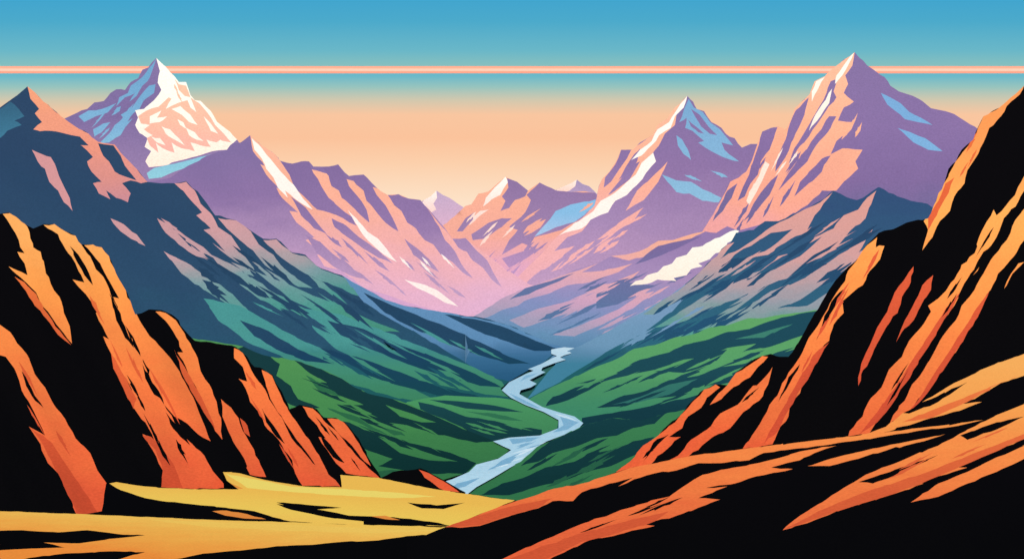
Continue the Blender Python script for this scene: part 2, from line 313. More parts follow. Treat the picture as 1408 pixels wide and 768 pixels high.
l.add('teal',[(0,150),(14,140),(26,150),(34,160),(20,166),(30,172),(10,180),(0,190),(-60,200),(-80,180)])
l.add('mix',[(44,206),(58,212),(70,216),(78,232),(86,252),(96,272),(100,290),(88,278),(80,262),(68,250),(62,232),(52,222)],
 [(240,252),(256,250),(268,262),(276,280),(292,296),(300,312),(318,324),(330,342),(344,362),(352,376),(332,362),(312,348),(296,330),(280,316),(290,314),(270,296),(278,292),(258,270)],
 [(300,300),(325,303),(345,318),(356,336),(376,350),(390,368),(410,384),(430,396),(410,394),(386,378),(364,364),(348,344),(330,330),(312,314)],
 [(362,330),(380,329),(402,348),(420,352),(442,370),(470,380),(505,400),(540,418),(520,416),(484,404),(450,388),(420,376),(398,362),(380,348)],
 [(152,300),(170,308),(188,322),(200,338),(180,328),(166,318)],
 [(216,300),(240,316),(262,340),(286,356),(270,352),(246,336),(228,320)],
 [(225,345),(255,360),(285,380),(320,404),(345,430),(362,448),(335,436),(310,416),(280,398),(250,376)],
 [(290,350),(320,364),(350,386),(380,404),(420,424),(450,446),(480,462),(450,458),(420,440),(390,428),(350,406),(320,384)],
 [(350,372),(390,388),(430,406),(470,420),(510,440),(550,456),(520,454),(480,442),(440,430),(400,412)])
l.add('blue',[(470,378),(505,398),(556,420),(620,430),(700,447),(735,462),(785,480),(765,483),(745,500),(700,524),(680,520),(640,498),(610,480),(580,462),(540,440),(500,415)])
l.add('deep',[(500,402),(540,420),(580,436),(620,452),(660,470),(700,490),(730,500),(700,500),(660,488),(610,470),(570,452),(530,430)],[(610,432),(660,440),(700,452),(736,468),(770,480),(735,482),(700,470),(660,456)])
l.add('green',[(420,424),(470,432),(530,456),(590,480),(640,500),(690,524),(702,545),(660,540),(620,532),(560,520),(500,498),(460,478),(430,450)],
 [(280,410),(330,420),(380,448),(420,470),(470,490),(530,515),(580,540),(620,560),(540,545),(470,525),(400,495),(340,470),(300,440)])
l.add('deep',[(450,440),(500,452),(550,474),(600,492),(650,512),(690,532),(660,530),(610,516),(560,500),(510,480),(470,462)],
 [(440,478),(490,490),(540,508),(600,530),(660,545),(610,545),(550,530),(490,510)],
 [(330,440),(370,455),(410,480),(460,500),(420,496),(380,480),(350,462)])
l.streaks('mix',[(200,290),(320,330),(460,390),(540,430),(420,430),(280,400)],14,36,(35,80),(4,10),spread=5)
l.streaks('deep',[(230,300),(330,330),(460,390),(560,450),(420,450),(260,400)],18,36,(35,90),(5,12),spread=5)
l.streaks('base',[(280,380),(460,420),(680,520),(640,545),(420,500)],14,28,(40,90),(4,10),spread=4)
l.streaks('green',[(300,400),(460,420),(660,520),(640,545),(420,500)],10,27,(40,90),(3,8),spread=4)
l.streaks('green',[(560,440),(680,480),(700,515),(620,490)],3,28,(40,70),(3,6),spread=4)
l.build(('lit_rose','mix','green'))

# ================================================================= right slope (navy/pink -> green)
l=Layer('mountain_slope',[(775,484),(800,474),(830,458),(862,440),(884,428),(900,418),(922,406),(938,394),(950,384),(962,374),(972,362),(986,352),(992,342),(1004,334),(1012,320),(1036,316),(1052,304),(1070,304),(1080,300),(1100,290),(1114,284),(1128,276),(1145,262),(1155,266),(1164,271),(1178,275),(1192,268),(1208,257),(1222,265),(1234,270),(1252,276),(1275,280),(1300,300),(1420,350),(1500,380)],[(1500,620),(775,600),(725,548),(740,525),(772,492)],257,1050,484,786,s=.06,seed=11,grid=12,ang=-32,jit=1.0,amp=.016,wl=55,bulge=.008)
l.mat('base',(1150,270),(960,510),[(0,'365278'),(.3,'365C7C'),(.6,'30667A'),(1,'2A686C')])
l.mat('deep',(1150,290),(960,510),[(0,'2E4666'),(.5,'285272'),(1,'225260')])  # shaded shards of the slope, painted dark
l.mat('mix',(1120,275),(960,500),[(0,'DC988C'),(.3,'D09894'),(.5,'9C9E9C'),(.68,'589C88'),(1,'509E6C')])  # lit shards painted in, pink high up and green lower down
l.mat('blue',(880,430),(800,500),[(0,'7492B0'),(1,'48849A')])
l.add('blue',[(775,484),(830,458),(880,425),(922,378),(946,358),(930,390),(960,392),(920,430),(880,460),(840,480),(800,505),(760,530),(725,548)])
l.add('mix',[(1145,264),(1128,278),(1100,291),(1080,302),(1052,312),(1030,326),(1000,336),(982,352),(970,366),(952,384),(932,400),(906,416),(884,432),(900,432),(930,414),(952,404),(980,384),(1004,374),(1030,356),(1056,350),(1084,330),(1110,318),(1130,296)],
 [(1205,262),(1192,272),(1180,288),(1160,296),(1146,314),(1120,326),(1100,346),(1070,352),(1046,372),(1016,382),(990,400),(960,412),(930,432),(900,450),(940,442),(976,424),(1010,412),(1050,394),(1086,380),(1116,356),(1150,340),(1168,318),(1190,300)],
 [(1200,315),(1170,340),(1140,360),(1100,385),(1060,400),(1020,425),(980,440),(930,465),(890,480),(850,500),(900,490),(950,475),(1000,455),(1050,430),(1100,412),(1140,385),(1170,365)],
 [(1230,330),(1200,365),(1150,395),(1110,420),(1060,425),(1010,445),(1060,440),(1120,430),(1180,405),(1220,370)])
l.add('base',[(1145,264),(1164,271),(1150,288),(1130,300),(1110,316),(1120,296),(1132,280)],[(1052,304),(1080,300),(1060,312),(1036,330),(1010,346),(990,356),(1012,330)],
 [(1060,320),(1090,315),(1060,340),(1020,360),(990,370),(1010,350)],[(1100,340),(1130,325),(1100,352),(1060,372),(1020,392),(1060,362)])
l.streaks('deep',[(880,440),(1060,320),(1200,290),(1240,360),(1100,410),(880,490)],26,-32,(35,90),(4,11),spread=4)
l.streaks('mix',[(880,440),(1060,320),(1200,290),(1210,360),(1100,410),(880,490)],18,-32,(35,90),(3,8),spread=4)
l.streaks('deep',[(780,510),(900,450),(1060,420),(1000,450),(820,520)],9,-26,(40,90),(4,9),spread=3)
l.streaks('blue',[(790,495),(900,430),(1000,400),(900,470),(820,510)],6,-30,(30,60),(3,7),spread=3)
l.build(('mix',))

# ================================================================= green hills
def greens(l,a,b,hi,lo,dk):
    l.mat('base',a,b,hi); l.mat('mid',a,b,lo); l.mat('deep',a,b,dk)  # lit, middle and shaded grass, each painted as its own colour
l=Layer('green_hill',[(715,556),(740,541),(760,531),(790,517),(830,500),(850,492),(872,479),(900,474),(930,463),(950,460),(975,450),(1000,447),(1030,437),(1050,437),(1075,432),(1110,428),(1145,424),(1300,400)],[(1300,660),(900,650),(800,592),(802,580),(775,570),(745,562)],424,690,530,556,s=.03,seed=12,ang=-24,jit=.8,amp=.012,wl=45,bulge=.008)
greens(l,(1050,440),(860,570),[(0,'68AC62'),(.5,'58A062'),(1,'489466')],[(0,'44866A'),(1,'367664')],[(0,'234E5C'),(.5,'204C54'),(1,'1A4048')])
l.add('deep',[(1145,424),(1110,429),(1075,436),(1050,444),(1030,452),(1000,456),(975,466),(940,474),(920,484),(880,494),(850,508),(820,520),(790,528),(830,524),(870,514),(900,508),(940,494),(970,490),(1000,478),(1040,472),(1020,484),(1060,476),(1100,462),(1160,440)],
 [(1110,476),(1060,488),(1030,498),(990,504),(960,516),(920,522),(890,536),(850,546),(820,560),(860,558),(890,548),(930,544),(960,534),(1000,526),(1040,512),(1080,506),(1120,496)],
 [(1020,530),(980,536),(940,548),(900,556),(860,564),(800,574),(800,592),(860,590),(920,580),(960,572),(1020,560)],
 [(760,545),(800,530),(830,524),(810,536),(780,550),(750,558)],[(1000,480),(960,490),(930,504),(900,510),(940,512),(980,500)])
l.add('mid',[(960,520),(920,528),(880,545),(840,556),(880,552),(920,542)],[(1090,445),(1050,456),(1010,466),(1050,464)])
l.streaks('deep',[(740,552),(880,485),(1080,440),(1080,520),(900,570),(800,570)],12,-22,(35,90),(3,8),spread=4)
l.streaks('base',[(760,545),(880,485),(1080,450),(1080,520),(900,560),(800,565)],10,-22,(35,80),(3,7),spread=4)
l.build(('base',))

l=Layer('green_hill',[(540,566),(560,552),(575,549),(592,546),(612,543),(650,545),(690,547),(722,553),(748,564),(768,577)],[(766,588),(745,597),(690,604),(600,625),(500,610)],543,492,600,370,s=0,seed=13,ang=15,jit=.6,amp=.006,wl=40)
greens(l,(650,543),(660,600),[(0,'58A662'),(1,'4A9056')],[(0,'408456'),(1,'34744C')],[(0,'225054'),(1,'1A4244')])
l.add('deep',[(575,552),(610,560),(640,572),(680,578),(710,586),(745,590),(745,597),(690,604),(600,625),(560,590),(600,585),(580,570)],[(590,549),(630,551),(680,557),(720,566),(690,565),(640,561)])
l.add('mid',[(640,565),(680,568),(720,578),(690,576)])
l.streaks('base',[(580,570),(680,580),(740,592),(660,600)],5,14,(35,60),(3,5))
l.build(('base',))

l=Layer('green_hill',[(150,455),(250,462),(300,470),(335,476),(352,484),(372,490),(405,495),(420,500),(442,507),(470,520),(484,530),(505,540),(540,548),(565,556),(590,568),(612,576),(650,594),(680,606)],[(690,612),(700,618),(690,628),(655,638),(645,648),(600,662),(560,720),(150,720)],476,520,660,322,s=-.06,seed=14,ang=25,jit=.8,amp=.012,wl=45,bulge=.008)
greens(l,(450,500),(520,650),[(0,'5A9C52'),(.5,'4C904C'),(1,'3E7E46')],[(0,'367448'),(1,'2E6840')],[(0,'1C4042'),(.5,'183C3C'),(1,'123634')])
l.add('deep',[(335,476),(372,490),(385,500),(380,516),(400,530),(410,548),(440,560),(420,562),(400,556),(380,545),(300,540),(280,500)],
 [(405,495),(442,507),(470,520),(500,538),(540,548),(590,568),(650,594),(680,606),(655,608),(620,600),(596,596),(560,584),(530,580),(500,566),(470,556),(500,556),(460,540),(436,526),(450,526),(420,508)],
 [(400,560),(440,572),(480,580),(500,590),(540,600),(580,612),(620,622),(655,636),(640,650),(590,650),(550,645),(520,640),(540,630),(500,616),(470,610),(480,602),(440,592)])
l.add('base',[(520,600),(560,612),(600,626),(630,634),(590,632),(550,622)],[(530,556),(560,566),(600,580),(580,580),(550,572)])
l.add('mid',[(450,560),(490,572),(530,588),(570,598),(540,598),(500,588)],[(500,648),(540,645),(590,655),(560,665),(510,662)],[(420,515),(450,530),(470,545),(440,538)])
l.streaks('base',[(390,505),(450,525),(600,590),(600,630),(460,590)],8,25,(35,80),(3,7),spread=4)
l.streaks('deep',[(390,505),(450,525),(600,590),(600,630),(460,590)],8,25,(35,80),(3,7),spread=4)
l.build(('base',))

l=Layer('green_hill',[(636,680),(655,668),(680,655),(700,642),(716,634),(738,614),(756,606),(776,597),(806,583),(826,578),(842,574),(862,576),(880,577),(900,572),(915,568),(950,560),(1000,545),(1120,530)],[(1120,720),(636,720)],560,400,680,266,s=.03,seed=15,ang=-25,jit=.8,amp=.01,wl=40,bulge=.008)
greens(l,(820,580),(760,680),[(0,'468A50'),(1,'3A7C48')],[(0,'306A4A'),(1,'2C6440')],[(0,'1A4246'),(1,'143838')])
l.add('deep',[(756,606),(776,597),(806,583),(842,574),(880,577),(915,568),(900,582),(870,588),(850,598),(820,602),(790,614),(760,622),(740,634),(716,640),(738,620)],
 [(900,600),(870,606),(850,616),(810,624),(790,634),(750,642),(720,656),(690,664),(660,680),(700,680),(740,668),(770,662),(800,650),(840,640),(880,622)])
l.add('base',[(860,592),(830,606),(800,612),(830,610)])
l.streaks('deep',[(700,660),(800,600),(900,590),(860,640),(760,680)],6,-26,(35,70),(3,7),spread=4)
l.streaks('mid',[(700,660),(800,600),(900,590),(860,640),(760,680)],6,-26,(35,70),(3,7),spread=4)
l.build(('base',))

# ================================================================= river and valley ground
class Flat(Layer):
    def pos(self,px,py,lit=0):
        y=-self.zz*F/(py-CY)
        return Vector(((px-CX)/F*y,y,self.zz))
r=Flat('river',[(758,480),(776,477),(802,479)],[(790,484),(776,488),(770,491),(778,494),(762,499),(746,505),(744,509),(750,511),(738,517),(728,522),(738,527),(730,532),(716,536),(714,541),(728,549),(746,559),(768,566),(790,572),(802,581),(796,588),(776,597),(752,606),(738,614),(728,624),(716,634),(700,643),(680,655),(655,669),(636,684),(600,690),(590,668),(622,658),(645,648),(655,638),(685,630),(703,618),(690,612),(678,606),(700,601),(742,598),(768,588),(768,577),(748,566),(722,556),(702,546),(690,536),(700,525),(722,514),(734,509),(726,507),(744,500),(757,493),(766,489),(758,486)],480,800,680,270,seed=16,grid=7,jit=.4,back=False)
r.zz=-39.2
r.mat('base',(780,480),(660,670),[(0,'DDEBF0'),(.4,'B8D4E2'),(.8,'BCD8E6'),(1,'C8E0EA')],rough=.5,spec=.2)
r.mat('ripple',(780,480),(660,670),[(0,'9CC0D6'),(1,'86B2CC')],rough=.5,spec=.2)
r.mat('glint',(780,480),(660,670),[(0,'F2F6F4'),(1,'EAF4F6')],rough=.5,spec=.2)  # bright glints on the water painted as near-white patches
r.add('ripple',[(700,540),(720,549),(745,562),(730,558),(710,549)],[(770,572),(796,580),(780,590),(760,594),(775,584)],[(700,603),(745,600),(730,606),(705,610)],[(690,632),(715,622),(700,638),(670,646),(680,640)],[(628,664),(660,656),(640,668),(615,674)],[(740,512),(728,518),(715,524),(722,516)])
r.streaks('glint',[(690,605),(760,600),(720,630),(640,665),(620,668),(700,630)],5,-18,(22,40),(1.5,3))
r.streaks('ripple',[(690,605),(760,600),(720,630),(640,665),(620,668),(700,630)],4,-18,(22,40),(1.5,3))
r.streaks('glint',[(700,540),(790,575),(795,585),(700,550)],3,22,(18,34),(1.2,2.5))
ob=r.build()

me=bpy.data.meshes.new('ground'); S=9000
me.from_pydata([(-S,-3000,ZG-.3),(S,-3000,ZG-.3),(S,12000,ZG-.3),(-S,12000,ZG-.3)],[],[(0,1,2,3)])
me.materials.append(gradmat('valley_ground',(0,300,ZG),(0,2500,ZG),[(0,'2C6448'),(.4,'4A7C80'),(1,'C89CB8')],.25))  # ramp paints distance haze into the far ground
g=bpy.data.objects.new('ground',me); bpy.context.scene.collection.objects.link(g)

# ================================================================= foreground left cliff
BLK=[(0,'0D0B0E'),(1,'0B0A0C')]  # foreground shade put into the colour as near-black
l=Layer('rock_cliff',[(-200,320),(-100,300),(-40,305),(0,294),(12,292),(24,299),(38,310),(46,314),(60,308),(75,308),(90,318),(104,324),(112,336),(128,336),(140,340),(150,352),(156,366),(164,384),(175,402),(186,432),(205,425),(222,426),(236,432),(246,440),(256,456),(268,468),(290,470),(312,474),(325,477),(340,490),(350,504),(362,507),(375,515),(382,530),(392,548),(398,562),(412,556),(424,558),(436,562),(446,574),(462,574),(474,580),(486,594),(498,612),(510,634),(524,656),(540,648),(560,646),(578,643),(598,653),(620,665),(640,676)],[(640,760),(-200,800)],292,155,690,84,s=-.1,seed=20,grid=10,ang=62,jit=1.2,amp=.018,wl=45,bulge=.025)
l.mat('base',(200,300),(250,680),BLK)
l.mat('lit_orange',(180,320),(240,680),[(0,'FBA65A'),(.3,'F89448'),(.65,'F0783E'),(1,'DE5634')],k=1.08)  # sunlit rock faces painted orange against the black shade
l.mat('lit_red',(180,320),(240,680),[(0,'EA763A'),(.5,'DE6034'),(1,'C6482C')],k=1.08)  # redder tone of the painted lit faces
l.add('lit_orange',[(4,294),(14,293),(26,301),(38,312),(42,328),(46,340),(56,346),(62,368),(70,390),(82,408),(88,430),(96,448),(99,472),(88,458),(78,446),(66,428),(56,418),(50,402),(36,388),(22,376),(12,366),(38,378),(34,362),(24,346),(34,348),(26,330),(16,312)],
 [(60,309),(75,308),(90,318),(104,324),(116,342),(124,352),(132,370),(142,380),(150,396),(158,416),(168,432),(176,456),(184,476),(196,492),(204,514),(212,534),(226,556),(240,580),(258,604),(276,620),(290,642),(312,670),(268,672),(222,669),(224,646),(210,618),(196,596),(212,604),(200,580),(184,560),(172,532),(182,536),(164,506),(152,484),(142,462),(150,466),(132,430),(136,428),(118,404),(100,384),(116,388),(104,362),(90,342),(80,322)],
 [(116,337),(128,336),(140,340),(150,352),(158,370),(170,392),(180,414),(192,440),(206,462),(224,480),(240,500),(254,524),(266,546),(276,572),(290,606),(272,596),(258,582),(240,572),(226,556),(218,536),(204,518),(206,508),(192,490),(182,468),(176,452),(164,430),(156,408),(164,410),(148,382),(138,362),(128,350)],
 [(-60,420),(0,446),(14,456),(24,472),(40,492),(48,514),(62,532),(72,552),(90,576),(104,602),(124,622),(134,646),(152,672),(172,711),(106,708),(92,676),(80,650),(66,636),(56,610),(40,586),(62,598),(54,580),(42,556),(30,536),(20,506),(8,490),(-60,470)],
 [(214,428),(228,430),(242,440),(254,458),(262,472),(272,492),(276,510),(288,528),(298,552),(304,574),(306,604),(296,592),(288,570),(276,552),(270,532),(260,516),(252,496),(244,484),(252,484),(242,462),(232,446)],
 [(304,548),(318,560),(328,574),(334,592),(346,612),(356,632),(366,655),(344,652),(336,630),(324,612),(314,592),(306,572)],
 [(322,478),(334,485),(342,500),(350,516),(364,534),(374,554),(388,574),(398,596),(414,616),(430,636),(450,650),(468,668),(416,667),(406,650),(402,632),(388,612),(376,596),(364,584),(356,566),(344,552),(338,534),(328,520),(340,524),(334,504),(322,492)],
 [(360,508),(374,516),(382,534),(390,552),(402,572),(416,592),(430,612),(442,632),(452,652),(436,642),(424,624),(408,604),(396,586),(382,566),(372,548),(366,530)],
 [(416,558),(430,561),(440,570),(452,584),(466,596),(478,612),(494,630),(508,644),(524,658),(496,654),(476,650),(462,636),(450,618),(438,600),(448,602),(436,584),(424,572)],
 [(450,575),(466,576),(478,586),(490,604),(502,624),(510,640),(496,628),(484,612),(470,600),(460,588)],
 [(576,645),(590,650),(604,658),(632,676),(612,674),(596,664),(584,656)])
l.add('lit_red',[(20,380),(34,388),(50,404),(60,424),(72,440),(88,462),(98,474),(80,460),(64,438),(48,420),(36,400)],
 [(330,574),(340,584),(344,600),(336,594)],[(196,598),(214,618),(224,646),(222,669),(252,671),(240,640),(222,612),(208,600)],
 [(40,586),(60,612),(80,650),(100,690),(106,708),(136,709),(120,680),(96,645),(76,615),(60,598)],
 [(150,480),(164,504),(178,530),(188,548),(184,562),(170,534),(156,506)],
 [(240,480),(254,504),(268,530),(284,560),(296,590),(280,566),(262,536),(248,506)])
l.add('base',[(96,338),(108,350),(118,366),(128,392),(116,378),(106,360)],[(150,402),(162,424),(172,448),(184,478),(172,464),(160,440)],[(196,500),(208,522),(222,548),(212,542),(200,520)],
 [(228,566),(246,586),(262,612),(248,600),(234,582)],[(30,510),(44,534),(60,560),(48,550),(36,530)],[(360,560),(376,584),(392,610),(380,600),(366,580)],
 [(440,596),(458,616),(474,636),(458,628),(446,612)])
l.streaks('base',[(70,310),(140,340),(200,480),(290,630),(230,640),(150,470)],7,63,(34,60),(3,6),spread=3)
l.streaks('lit_red',[(60,320),(130,345),(200,490),(280,620),(230,640),(150,470)],5,63,(40,70),(3,6),spread=3)
l.streaks('lit_red',[(320,485),(360,540),(440,640),(400,650),(350,570)],4,60,(30,50),(3,5),spread=3)
l.streaks('lit_red',[(0,450),(60,540),(140,680),(100,690),(20,520)],4,62,(35,60),(3,6),spread=3)
l.streaks('base',[(420,560),(470,600),(520,655),(470,645)],3,54,(22,36),(2,4),spread=3)
l.build(('lit_orange','lit_red'))

# ================================================================= foreground right cliff
l=Layer('rock_cliff',[(800,680),(845,650),(866,634),(884,612),(900,602),(918,584),(936,570),(950,552),(968,535),(984,528),(1000,529),(1012,512),(1030,498),(1048,489),(1060,486),(1072,490),(1084,490),(1098,470),(1108,452),(1120,430),(1134,408),(1148,386),(1162,371),(1180,354),(1192,336),(1208,320),(1228,315),(1246,306),(1262,302),(1276,300),(1284,282),(1298,252),(1304,232),(1314,222),(1322,206),(1338,192),(1346,172),(1352,160),(1374,148),(1390,134),(1408,118),(1460,80),(1540,60),(1620,70)],[(1620,740),(800,740)],118,175,640,92,s=.1,seed=21,grid=10,ang=-58,jit=1.2,amp=.018,wl=45,bulge=.025)
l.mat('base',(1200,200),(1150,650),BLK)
l.mat('lit_orange',(1300,180),(1150,640),[(0,'F09050'),(.35,'FCA252'),(.6,'F68C46'),(1,'DC5834')],k=1.08)  # lit fins of the cliff, light painted as orange
l.mat('lit_red',(1300,180),(1150,640),[(0,'E26A3A'),(.5,'D85836'),(1,'C2462E')],k=1.08)  # deeper red for lit shards, also painted
l.add('lit_orange',[(845,660),(845,650),(866,634),(884,612),(900,602),(936,570),(968,535),(984,528),(990,532),(972,546),(964,560),(946,572),(938,588),(920,600),(936,600),(918,616),(904,626),(890,642),(866,658)],
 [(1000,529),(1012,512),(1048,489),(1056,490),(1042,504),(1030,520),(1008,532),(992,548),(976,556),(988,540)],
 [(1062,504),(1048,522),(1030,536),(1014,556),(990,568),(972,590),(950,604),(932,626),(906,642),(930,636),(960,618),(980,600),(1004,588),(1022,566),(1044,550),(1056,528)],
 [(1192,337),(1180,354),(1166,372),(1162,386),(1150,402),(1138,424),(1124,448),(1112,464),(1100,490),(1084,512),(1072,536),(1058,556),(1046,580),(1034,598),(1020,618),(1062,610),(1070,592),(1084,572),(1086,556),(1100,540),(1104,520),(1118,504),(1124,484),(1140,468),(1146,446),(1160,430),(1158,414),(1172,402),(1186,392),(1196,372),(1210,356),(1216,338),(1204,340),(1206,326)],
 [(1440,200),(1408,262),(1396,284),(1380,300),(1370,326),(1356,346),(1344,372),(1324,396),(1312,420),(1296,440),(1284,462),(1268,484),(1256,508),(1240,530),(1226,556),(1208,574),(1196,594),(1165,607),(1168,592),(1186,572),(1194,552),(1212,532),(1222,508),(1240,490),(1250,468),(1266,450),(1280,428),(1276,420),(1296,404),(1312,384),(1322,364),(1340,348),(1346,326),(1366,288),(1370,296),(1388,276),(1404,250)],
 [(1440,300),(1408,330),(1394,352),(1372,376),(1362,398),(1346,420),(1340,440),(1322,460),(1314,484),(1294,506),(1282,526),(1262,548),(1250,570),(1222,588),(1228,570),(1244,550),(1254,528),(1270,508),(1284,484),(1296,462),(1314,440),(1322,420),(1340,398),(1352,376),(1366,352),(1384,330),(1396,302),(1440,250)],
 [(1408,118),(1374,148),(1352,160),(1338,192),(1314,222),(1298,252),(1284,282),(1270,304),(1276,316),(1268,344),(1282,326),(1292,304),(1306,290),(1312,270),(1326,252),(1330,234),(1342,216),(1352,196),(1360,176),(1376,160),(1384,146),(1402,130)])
l.add('lit_red',[(1256,366),(1252,388),(1240,408),(1234,430),(1218,450),(1206,472),(1196,494),(1184,514),(1180,530),(1184,500),(1196,474),(1206,450),(1220,428),(1230,402),(1246,380)],
 [(1283,378),(1280,398),(1266,420),(1256,440),(1240,456),(1232,470),(1244,440),(1258,414),(1268,392)],
 [(1324,398),(1310,422),(1294,446),(1280,470),(1262,500),(1244,528),(1226,556),(1206,580),(1180,598),(1206,566),(1232,530),(1256,492),(1280,456),(1300,424)],
 [(1140,470),(1120,502),(1104,530),(1086,560),(1068,594),(1050,610),(1062,586),(1082,552),(1100,518),(1120,486)],
 [(1300,252),(1290,276),(1276,300),(1276,316),(1288,296),(1300,272),(1312,244)],
 [(1360,400),(1342,424),(1322,456),(1300,490),(1274,530),(1250,566),(1270,546),(1296,510),(1320,474),(1344,436)])
l.add('base',[(1166,390),(1152,414),(1138,440),(1122,468),(1132,440),(1148,408)],[(1372,330),(1350,360),(1330,392),(1316,410),(1334,376),(1352,346)],[(1040,512),(1020,530),(1000,548),(1018,526)],[(920,596),(900,616),(884,634),(898,608)],
 [(1100,500),(1086,526),(1070,552),(1084,518)])
l.add('lit_orange',[(1408,360),(1396,372),(1384,392),(1376,404),(1390,376),(1400,362)])
l.streaks('lit_red',[(1030,610),(1110,470),(1190,350),(1210,350),(1130,480),(1060,600)],6,-60,(35,65),(3,6),spread=3)
l.streaks('base',[(1180,600),(1270,460),(1360,320),(1390,300),(1310,430),(1200,590)],6,-58,(34,60),(3,5),spread=3)
l.streaks('base',[(860,650),(960,560),(1050,500),(1040,540),(940,620)],4,-44,(26,44),(3,5),spread=3)
l.streaks('lit_red',[(1276,310),(1300,250),(1350,170),(1345,210),(1300,290)],3,-60,(24,40),(3,5),spread=3)
l.build(('lit_orange','lit_red'))

# ================================================================= foreground sand
l=Layer('sand_dune',[(-260,705),(-60,702),(0,702),(60,704),(118,706),(140,702),(146,664),(160,662),(200,668),(250,671),(300,672),(328,672),(312,660),(306,647),(330,650),(352,656),(380,662),(420,668),(470,669),(468,652),(486,652),(520,656),(560,664),(600,672),(640,678),(680,684),(708,687),(760,695),(900,720),(1100,760)],[(1100,1100),(-300,1100)],650,82,768,36,seed=22,grid=10,ang=4,jit=.6,amp=.012,wl=40,bulge=.01,back=True)
l.mat('base',(300,660),(300,760),BLK)
l.mat('sand',(640,690),(0,745),[(0,'FAB24C'),(.35,'FBBE52'),(.6,'FAB450'),(.8,'F8A044'),(1,'F08636')],k=1.24)
l.mat('gold',(640,690),(0,745),[(0,'FCCC62'),(1,'FBAA48')],k=1.24)
l.mat('amber',(640,690),(0,745),[(0,'EC903C'),(1,'E27034')],k=1.2)
l.add('sand',[(148,662),(160,662),(200,668),(250,671),(328,672),(312,660),(306,647),(330,650),(380,662),(420,668),(470,669),(466,652),(520,656),(600,672),(680,684),(708,687),(690,696),(668,706),(646,716),(620,723),(590,722),(560,716),(530,712),(500,710),(480,708),(440,700),(410,696),(380,692),(400,700),(430,706),(460,712),(500,716),(500,721),(450,719),(400,716),(375,710),(350,702),(310,697),(270,693),(230,689),(200,684),(176,676),(160,670)],
 [(-260,705),(0,702),(60,704),(118,706),(180,709),(250,712),(330,715),(400,717),(470,720),(550,722),(620,724),(700,725),(766,727),(720,730),(660,731),(600,734),(560,736),(520,742),(470,744),(430,748),(380,750),(330,756),(280,760),(240,768),(200,778),(120,790),(150,772),(200,758),(150,757),(90,760),(40,766),(0,775),(-260,790)])
l.add('base',[(-20,730),(30,728),(80,731),(120,728),(160,733),(200,735),(150,740),(110,746),(60,745),(90,752),(30,754),(-30,756),(0,748),(-20,742)],
 [(480,708),(540,710),(590,716),(620,722),(560,720),(520,716)],[(380,690),(420,693),(470,697),(430,700),(400,697)],[(560,690),(600,694),(640,690),(610,699),(580,698)])
l.add('amber',[(292,702),(312,701),(340,706),(366,713),(336,712),(310,708)],[(510,709),(530,708),(550,714),(530,713)],[(300,655),(318,664),(335,671),(322,672),(308,664)])
l.add('gold',[(310,650),(350,658),(400,668),(480,672),(540,676),(600,682),(540,684),(460,680),(380,674),(340,670)],[(200,713),(300,717),(420,722),(540,727),(620,728),(520,732),(400,729),(280,723)])
l.build(('sand','gold'))

# ================================================================= foreground rock slopes with lit orange bands (right)
l=Layer('rock_slope',[(560,745),(612,724),(650,710),(690,694),(724,684),(762,671),(800,664),(832,654),(868,642),(900,636),(950,626),(1000,619),(1050,613),(1100,606),(1150,601),(1190,596),(1218,586),(1240,568),(1262,556),(1288,538),(1312,526),(1340,511),(1372,498),(1408,486),(1500,452),(1620,420)],[(1620,1100),(540,1100)],486,88,768,32,s=.03,seed=23,grid=10,ang=-22,jit=.9,amp=.014,wl=40,bulge=.012,back=True)
l.mat('base',(1000,620),(1000,760),BLK)
l.mat('lit_orange',(1350,500),(800,760),[(0,'F8A052'),(.4,'F79448'),(.7,'F07C3E'),(1,'DE5A34')],k=1.24)  # lit bands on the slope painted orange
l.mat('lit_red',(1350,500),(800,760),[(0,'EE7C40'),(.5,'E06436'),(1,'CA4E2E')],k=1.24)  # redder part of the painted lit bands
l.add('lit_orange',[(612,724),(650,710),(690,694),(762,671),(832,654),(868,642),(950,626),(1050,613),(1150,601),(1230,592),(1290,585),(1352,577),(1310,586),(1260,592),(1210,600),(1170,606),(1130,612),(1080,618),(1050,622),(1030,632),(990,636),(960,636),(930,646),(900,650),(880,656),(850,668),(870,656),(838,664),(800,676),(788,688),(760,688),(740,698),(716,704),(690,712),(660,722),(640,724)],
 [(660,790),(690,768),(730,750),(766,734),(804,718),(840,706),(880,690),(920,682),(946,664),(966,652),(1000,644),(1050,634),(1100,620),(1150,612),(1120,622),(1100,632),(1060,642),(1090,644),(1040,654),(1010,664),(970,670),(1000,668),(960,684),(990,686),(946,702),(920,712),(880,718),(900,722),(850,734),(810,742),(780,756),(740,775),(700,800)],
 [(1076,728),(1100,708),(1130,690),(1160,670),(1190,652),(1220,640),(1250,628),(1290,612),(1330,590),(1370,570),(1408,555),(1520,520),(1520,575),(1408,603),(1380,614),(1350,628),(1300,640),(1330,642),(1290,654),(1240,662),(1270,664),(1230,678),(1190,690),(1150,702),(1116,716)],
 [(1216,590),(1240,568),(1262,556),(1312,526),(1372,498),(1408,486),(1520,445),(1520,490),(1408,516),(1376,526),(1340,548),(1310,556),(1350,552),(1320,564),(1280,574),(1250,584)],
 [(1252,690),(1290,664),(1330,648),(1370,628),(1408,612),(1520,575),(1520,600),(1408,630),(1370,648),(1330,664),(1290,682)],
 [(1165,606),(1180,602),(1230,590),(1240,578),(1220,580)],
 [(1110,640),(1150,628),(1200,616),(1250,606),(1300,596),(1270,606),(1220,618),(1180,630),(1140,640)])
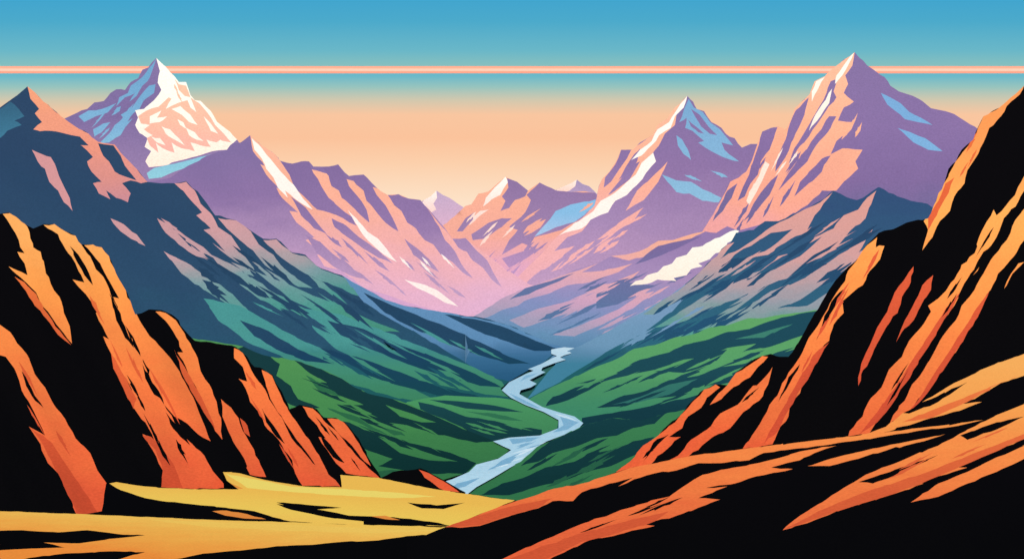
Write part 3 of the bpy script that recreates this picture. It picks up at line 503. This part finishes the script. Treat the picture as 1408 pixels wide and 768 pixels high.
l.add('lit_red',[(612,724),(650,710),(700,696),(760,684),(740,697),(700,708),(660,721)],[(690,772),(740,752),(800,732),(860,716),(920,702),(900,716),(850,732),(800,744),(750,768),(710,790)],
 [(1076,728),(1130,700),(1200,672),(1270,650),(1340,622),(1408,596),(1408,603),(1350,628),(1290,654),(1230,678),(1150,702)],
 [(1240,580),(1290,560),(1340,540),(1400,516),(1376,526),(1330,552),(1280,574)])
l.add('base',[(1230,566),(1280,548),(1330,525),(1290,552),(1250,568)],[(900,662),(940,650),(1000,640),(950,654),(920,664)],[(820,700),(880,684),(930,672),(890,690),(840,704)],[(1180,662),(1230,645),(1290,625),(1240,650),(1200,664)],[(1320,598),(1370,580),(1408,572),(1370,590),(1330,604)])
l.streaks('lit_red',[(1120,700),(1260,630),(1400,570),(1400,600),(1240,660)],4,-25,(50,90),(3,6),spread=3)
l.streaks('base',[(760,745),(900,690),(1050,640),(1000,665),(860,725)],4,-22,(40,70),(2.5,5),spread=3)
l.build(('lit_orange','lit_red'))

# ================================================================= cloud streak
def cloud():
    me=bpy.data.meshes.new('cloud'); y=3400
    vs=[];fs=[]
    zt=(CY-91.3)/F*y; zb=(CY-101.0)/F*y; n=60
    ring=[(0,zt),(-.5,zt*.7+zb*.3),(-.5,zt*.3+zb*.7),(0,zb)]
    for i in range(n+1):
        x=-5200+10400*i/n
        for (dy,z) in ring: vs.append((x,y+dy,z+.4*noise.noise(Vector((i*.7,dy*.1,z*.01)))))
    k=len(ring)
    for i in range(n):
        for j in range(k-1): fs.append((i*k+j,i*k+(j+1)%k,(i+1)*k+(j+1)%k,(i+1)*k+j))
    me.from_pydata(vs,[],fs)
    me.materials.append(gradmat('cloud_vapour',(0,y,zt),(0,y,zb),[(0,'FB9E80'),(.25,'FBA68A'),(.4,'FDC4AC'),(.6,'FDC8B2'),(.75,'FBA88C'),(1,'F99E82')],3400/F,k=1.2,warp=0,grain=.02))
    o=bpy.data.objects.new('cloud',me); bpy.context.scene.collection.objects.link(o)
cloud()

# ================================================================= sky, sun, camera
sc=bpy.context.scene
w=bpy.data.worlds.new('World'); sc.world=w; w.use_nodes=True
nt=w.node_tree; N=nt.nodes; L=nt.links; bg=N['Background']; bg.inputs['Strength'].default_value=1.0
tc=N.new('ShaderNodeTexCoord'); sp=N.new('ShaderNodeSeparateXYZ'); L.new(tc.outputs['Generated'],sp.inputs[0])
ab=N.new('ShaderNodeMath'); ab.operation='ABSOLUTE'; L.new(sp.outputs['Y'],ab.inputs[0])
mxn=N.new('ShaderNodeMath'); mxn.operation='MAXIMUM'; mxn.inputs[1].default_value=.3; L.new(ab.outputs[0],mxn.inputs[0])
dv=N.new('ShaderNodeMath'); dv.operation='DIVIDE'; L.new(sp.outputs['Z'],dv.inputs[0]); L.new(mxn.outputs[0],dv.inputs[1])
dm=N.new('ShaderNodeMath'); dm.operation='MULTIPLY'; dm.inputs[1].default_value=4.0; L.new(dv.outputs[0],dm.inputs[0])
rp=N.new('ShaderNodeValToRGB'); e=rp.color_ramp.elements
def tp(py): return (CY-py)/F*4
st=[(0.0,'FDE6CC'),(tp(280),'FDE3C8'),(tp(225),'FCD0AC'),(tp(190),'FBC39C'),(tp(158),'F9C6A0'),(tp(138),'D3C8AE'),(tp(120),'98C4BE'),(tp(104),'68B8CA'),(tp(92),'88C0BE'),(tp(70),'6AB7C8'),(tp(30),'4CAACB'),(tp(0),'42A5CE'),(1.0,'3C9CC8')]
while len(e)<len(st): e.new(.5)
for i,(t,c) in enumerate(st):
    e[i].position=t; e[i].color=tuple(lin(c))+(1,)
L.new(dm.outputs[0],rp.inputs[0]); L.new(rp.outputs[0],bg.inputs['Color'])

sd=bpy.data.lights.new('sun','SUN'); sd.energy=4.4; sd.angle=math.radians(.5); sd.color=(1,.87,.72)
so=bpy.data.objects.new('sun',sd); sc.collection.objects.link(so)
so.rotation_euler=Vector((-.12,-1,.95)).to_track_quat('Z','Y').to_euler(); so.location=(0,-50,100)
cam=bpy.data.cameras.new('camera'); co=bpy.data.objects.new('camera',cam); sc.collection.objects.link(co)
cam.lens=50; cam.sensor_width=36; co.rotation_euler=(math.radians(90),0,0); cam.clip_end=30000; cam.clip_start=.5
sc.camera=co
sc.view_settings.view_transform='Standard'; sc.view_settings.look='None'; sc.view_settings.exposure=0
